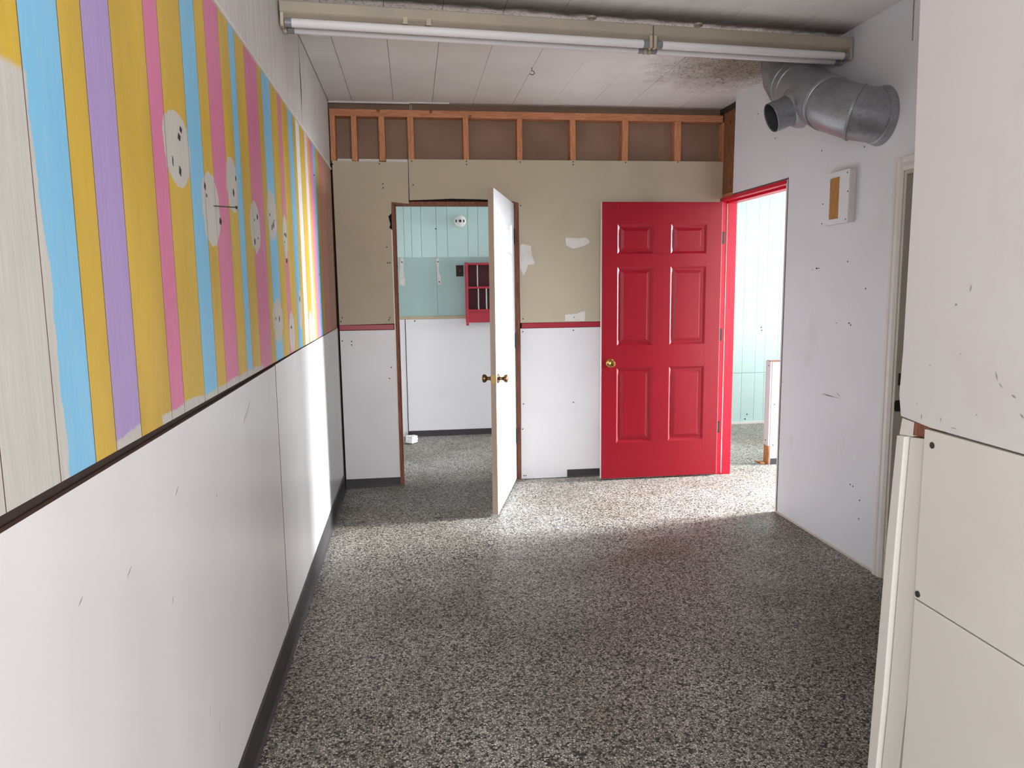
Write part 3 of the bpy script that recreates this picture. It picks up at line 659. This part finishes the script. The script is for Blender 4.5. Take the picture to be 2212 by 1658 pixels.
stuff(mesh_object('screw_heads', discs([((2.812, 5.61, .80), (-1, 0, 0)), ((2.812, 5.625, .19), (-1, 0, 0)), ((2.85, 5.57, .49), (0, -1, 0)), ((2.85, 5.57, .16), (0, -1, 0))], .006), M['screw'], hw))

# ------------------------------------------------------------------ light fittings across the ceiling
def fitting(x0, x1, label, hang=()):
    """batten with two unlit tubes; all three hang in one slightly skewed line"""
    def at(x, dy, z): return (x, 3.490 + (x - XL) * .0855 + dy, z)
    t = thing('fluorescent_fitting', label, 'light fitting', at((x0 + x1) / 2, .05, 2.58), None, 'fluorescent fittings in a line across the ceiling')
    e = .0025
    def pris(b, prof, a, c):
        n = len(prof); A = [b.bm.verts.new(at(a, y, z)) for y, z in prof]; C = [b.bm.verts.new(at(c, y, z)) for y, z in prof]
        b.face(A[::-1]); b.face(C)
        for k in range(n): b.face([A[k], A[(k + 1) % n], C[(k + 1) % n], C[k]])
        return b
    b = pris(B(), [(0, 2.647), (.006, 2.640), (.03, 2.624), (.09, 2.624), (.114, 2.640), (.12, 2.647), (.12, 2.690), (.002, 2.690), (0, 2.686)], x0 + e, x1 - e)
    mesh_object('channel', b, M['fixture'], t, .001)
    for dy in (.016, .100):
        a, c = Vector(at(x0 + .0185, dy, 2.603)), Vector(at(x1 - .0185, dy, 2.603)); d = (c - a); L = d.length
        tb = mesh_object('tube', B().lathe(a, d, [(.030, .0185), (.032, .019), (L - .032, .019), (L - .030, .0185)], 20), M['tube'], t, smooth=True)
        mesh_object('tube_end', B().lathe(a, d, [(0, .012), (.001, .0187), (.0298, .0187)], 20), M['tube_end'], tb, smooth=True)
        mesh_object('tube_end', B().lathe(a, d, [(L - .0298, .0187), (L - .001, .0187), (L, .012)], 20), M['tube_end'], tb, smooth=True)
        for x in (x0 + .004, x1 - .018):
            s = pris(B(), [(dy - .014, 2.584), (dy + .014, 2.584), (dy + .018, 2.590), (dy + .018, 2.640), (dy - .018, 2.640), (dy - .018, 2.590)], x, x + .014)
            mesh_object('lamp_socket', s, M['socket'], t, .001)
    for x in hang:
        mesh_object('hanger', B().lathe(at(x, .10, 2.688), (0, 0, 1), [(0, .009), (.042, .009), (.043, .022), (.053, .024)], 14), M['fixture'], t, smooth=True)
    return t
f1 = fitting(XL + .004, 1.182, 'longer unlit double tube fluorescent fitting starting at the striped wall', (.898,))
for x in (.006, .110):
    yy = 3.490 + (x - XL) * .0855
    mesh_object('clip', B().box(x - .010, x + .010, yy - .003, yy + .01, 2.628, 2.652).box(x - .012, x + .012, yy - .006, yy + .004, 2.622, 2.628), M['socket'], f1, .001)
fitting(1.182, XR - .006, 'unlit double tube fluorescent fitting ending at right wall above the duct', (1.453,))

# ------------------------------------------------------------------ galvanised duct
du = thing('duct', 'galvanised steel duct with open side branch dropping from ceiling to right wall', 'duct', (2.1, 3.9, 2.2))
R_ = .128
A0, A1 = Vector((2.115, 4.08, 2.548)), Vector((2.112, 3.58, 2.310))
ax = (A1 - A0).normalized()
mesh_object('ceiling_collar', B().sweep([(2.122, 4.165, H), (2.122, 4.163, 2.685)], [R_ + .004, R_ + .002]), M['galvanised'], du, smooth=True)
mesh_object('upper_elbow', B().sweep([(2.122, 4.163, 2.69), (2.121, 4.160, 2.66), (2.119, 4.135, 2.602), A0 + ax * .01, A0 + ax * .05], R_), M['galvanised'], du, smooth=True)
mesh_object('main_pipe', B().sweep([A0 + ax * .045, A0 + ax * .40], R_ + .003), M['galvanised'], du, smooth=True)
mesh_object('reducer_ring', B().sweep([A0 + ax * .39, A0 + ax * .395, A0 + ax * .455, A0 + ax * .46], [R_ + .002, R_ + .006, R_ + .006, R_ + .002]), M['galvanised'], du, smooth=True)
W0 = Vector((XR, 3.475, 2.252)); C0 = Vector((2.158, 3.505, 2.272))
mesh_object('lower_elbow', B().sweep([A0 + ax * .45, A0 + ax * .52, C0, W0], [R_ + .001, R_ + .001, R_, R_]), M['galvanised'], du, smooth=True)
t0, t1 = (C0 - (A0 + ax * .52)).normalized(), (W0 - C0).normalized(); tm = (t0 + t1).normalized(); kr = 1 / t0.dot(tm)
b = B().lathe(C0, tm, [(-.007, R_ - .001), (-.006, R_ + .005), (.006, R_ + .005), (.007, R_ - .001)], 40, False, False)
mesh_object('seam_bead', b, M['galvanised'], du, smooth=True)
for q in (A0 + ax * .05, A0 + ax * .115, A0 + ax * .47):
    mesh_object('bead', B().sweep([q - ax * .006, q - ax * .003, q + ax * .003, q + ax * .006], [R_ + .002, R_ + .0065, R_ + .0065, R_ + .002]), M['galvanised'], du, smooth=True)
mesh_object('wall_flange', B().lathe(W0, (-1, 0, 0), [(0, R_ + .012), (.010, R_ + .010), (.022, R_ + .006), (.034, R_ + .001), (.040, R_ - .03)], 40, True, False), M['galvanised'], du, smooth=True)
m0, m1 = Vector((2.115, 3.85, 2.405)), Vector((1.905, 3.868, 2.320)); bd = (m1 - m0).normalized(); bl_ = (m1 - m0).length
br_ = mesh_object('branch_pipe', B().lathe(m0, bd, [(.07, .077), (bl_, .077), (bl_ + .001, .075), (bl_, .0735), (.08, .0735)], 32, False, False), M['galvanised'], du, smooth=True)
mesh_object('branch_inside', B().lathe(m0, bd, [(.10, .0728), (bl_ - .006, .0728)], 32, True, False), M['duct_inside'], br_, smooth=True)
mesh_object('branch_saddle', B().lathe(m0, bd, [(.085, .112), (.112, .100), (.124, .088), (.130, .079)], 32, False, False), M['galvanised'], du, smooth=True)

# ------------------------------------------------------------------ small things
bx = thing('wall_box', 'shallow white wooden box with plywood slot on right wall below the duct', 'box', (XR, 3.83, 1.75))
X0 = XR - .042
mesh_object('box_body', B().box(X0 + .008, XR, 3.655, 3.905, 1.765, 2.030), M['white_trim'], bx, .002)
f = B()
y0, y1, z0, z1, a0, a1, b0, b1 = 3.652, 3.908, 1.762, 2.033, 3.740, 3.830, 1.79, 2.005
f.box(X0, X0 + .008, y0, y1, z0, b0).box(X0, X0 + .008, y0, y1, b1, z1).box(X0, X0 + .008, y0, a0, b0, b1).box(X0, X0 + .008, a1, y1, b0, b1)
mesh_object('face_board', f, M['white_wall'], bx)
mesh_object('plywood_insert', B().prism([(a0, b0 + .012), (a0 + .012, b0), (a1 - .012, b0), (a1, b0 + .012), (a1, b1 - .012), (a1 - .012, b1), (a0 + .012, b1), (a0, b1 - .012)], 'x', X0 + .003, X0 + .0079), M['ply'], bx)
stuff(mesh_object('screw_heads', discs([((X0, y, z), (-1, 0, 0)) for y, z in ((3.67, 2.015), (3.895, 1.775), (3.67, 1.78), (3.66, 1.92), (3.895, 1.88))], .004), M['screw'], bx))

def nail(p, d, ln, label):
    b = B().lathe(Vector(p) - Vector(d) * .01, d, [(0, .0016), (ln, .0016), (ln + .0005, .0045), (ln + .002, .0045)], 10)
    tag(mesh_object('nail', b, M['mark']), label, 'nail')
nail((XL, 2.20, 1.692), (.75, .62, .0), .075, 'bent steel nail sticking out of the striped boarding')
nail((XR, 3.975, 1.536), (-.8, -.6, -.02), .045, 'dark nail sticking out of the white right wall below the box')

hk = [(.745, 4.58, H - .002 - .001 * k + (0)) for k in range(2)] + [(.745 + .016 * math.sin(a), 4.58, H - .020 - .012 * (1 - math.cos(a)) * .9) for a in (0, .6, 1.2, 1.9, 2.6, 3.1, 3.7, 4.2)]
tag(mesh_object('ceiling_hook', B().sweep(hk, .0022, 8, True, True), M['iron']), 'small dark wire hook hanging from the white ceiling boards', 'hook')

lh = thing('lampholder', 'round white porcelain lampholder without a bulb on mint wall', 'lampholder', (.473, YB, 2.02))
cz, cx = 2.070, .473
mesh_object('base_dish', B().lathe((cx, YB, cz), (0, -1, 0), [(0, .055), (.012, .057), (.022, .053), (.030, .042), (.034, .026)], 36), M['porcelain'], lh, smooth=True)
mesh_object('socket_ring', B().lathe((cx, YB - .033, cz), (0, -1, 0), [(0, .024), (.016, .023), (.018, .020), (.018, .014), (.006, .013)], 28, True, False), M['porcelain'], lh, smooth=True)
mesh_object('socket_well', B().lathe((cx, YB - .036, cz), (0, -1, 0), [(0, .0135), (.010, .0135)], 20), M['iron'], lh)
for s in (-1, 1): mesh_object('mounting_slot', B().box(cx + s * .037 - .006, cx + s * .037 + .006, YB - .0345, YB - .026, cz - .012, cz + .012), M['mark'], lh, .001)

ob = thing('outlet_box', 'dark open electrical box in mint wall beside the red cubby', 'outlet box', (.461, YB, 1.55))
f = B().box(.427, .498, YB - .003, YB + .008, 1.549, 1.556).box(.427, .498, YB - .003, YB + .008, 1.650, 1.656).box(.427, .433, YB - .003, YB + .008, 1.5561, 1.6499).box(.492, .498, YB - .003, YB + .008, 1.5561, 1.6499)
mesh_object('box_rim', f, M['shadow_brown'], ob)
mesh_object('box_back', B().box(.4331, .4919, YB - .0005, YB + .004, 1.5561, 1.6499), M['shadow_brown'], ob)
mesh_object('box_screw', discs([((.463, YB - .0005, 1.60), (0, -1, 0))], .004), M['socket'], ob)

cb = thing('wall_cubby', 'red painted wall cubby with white dividers, partly behind white door', 'shelf', (.72, YB, 1.10))
cy0, cy1 = YB - .105, YB
mesh_object('side_board', B().prism([(cy0, 1.675), (cy1, 1.682), (cy1, 1.150), (cy0 + .01, 1.080), (cy0, 1.092)], 'x', .510, .534), M['cabinet_red'], cb, .002)
mesh_object('side_board', B().prism([(cy0, 1.675), (cy1, 1.682), (cy1, 1.150), (cy0 + .01, 1.080), (cy0, 1.092)], 'x', .930, .954), M['cabinet_red'], cb, .002)
for z0, z1 in ((1.655, 1.674), (1.432, 1.450), (1.216, 1.234)): mesh_object('shelf_board', B().box(.5345, .9295, cy0 + .002, cy1 - .006, z0, z1), M['cabinet_red'], cb, .001)
mesh_object('lower_apron', B().box(.5345, .9295, cy0 + .02, cy0 + .036, 1.108, 1.2155), M['cabinet_red'], cb, .001)
mesh_object('back_board', B().box(.5345, .9295, cy1 - .0058, cy1 - .0005, 1.108, 1.674), M['shaded_red'], cb)
for x, z0, z1 in ((.622, 1.4502, 1.6548), (.628, 1.2342, 1.4318), (.706, 1.2342, 1.4318), (.79, 1.2342, 1.4318), (.80, 1.4502, 1.6548)):
    mesh_object('divider', B().box(x, x + .006, cy0 + .004, cy1 - .006, z0, z1), M['white_strip'], cb)

ch = thing('plaster_chunk', 'broken white block lying on floor by the back room wainscot', 'debris', (-.06, 6.93, 0))
rot = Matrix.Translation((-.055, 6.94, 0)) @ Matrix.Rotation(math.radians(-38), 4, 'Z')
def lumpy(b, k):
    bmesh.ops.subdivide_edges(b.bm, edges=b.bm.edges[:], cuts=3, use_grid_fill=True)
    for v in b.bm.verts:
        if v.co.z > .012: v.co += Vector((random.uniform(-k, k), random.uniform(-k, k), random.uniform(-k, k)))
    return b
mesh_object('white_block', lumpy(B().box(-.03, .05, -.035, .045, .010, .072), .0035).xf(rot), M['foam'], ch)
mesh_object('shaded_face', B().box(-.037, -.0335, -.036, .05, .006, .070).xf(rot), M['dark_side'], ch)
mesh_object('crumb_foot', lumpy(B().box(-.034, .04, -.028, .03, 0, .011), .001).xf(rot), M['dark_side'], ch)
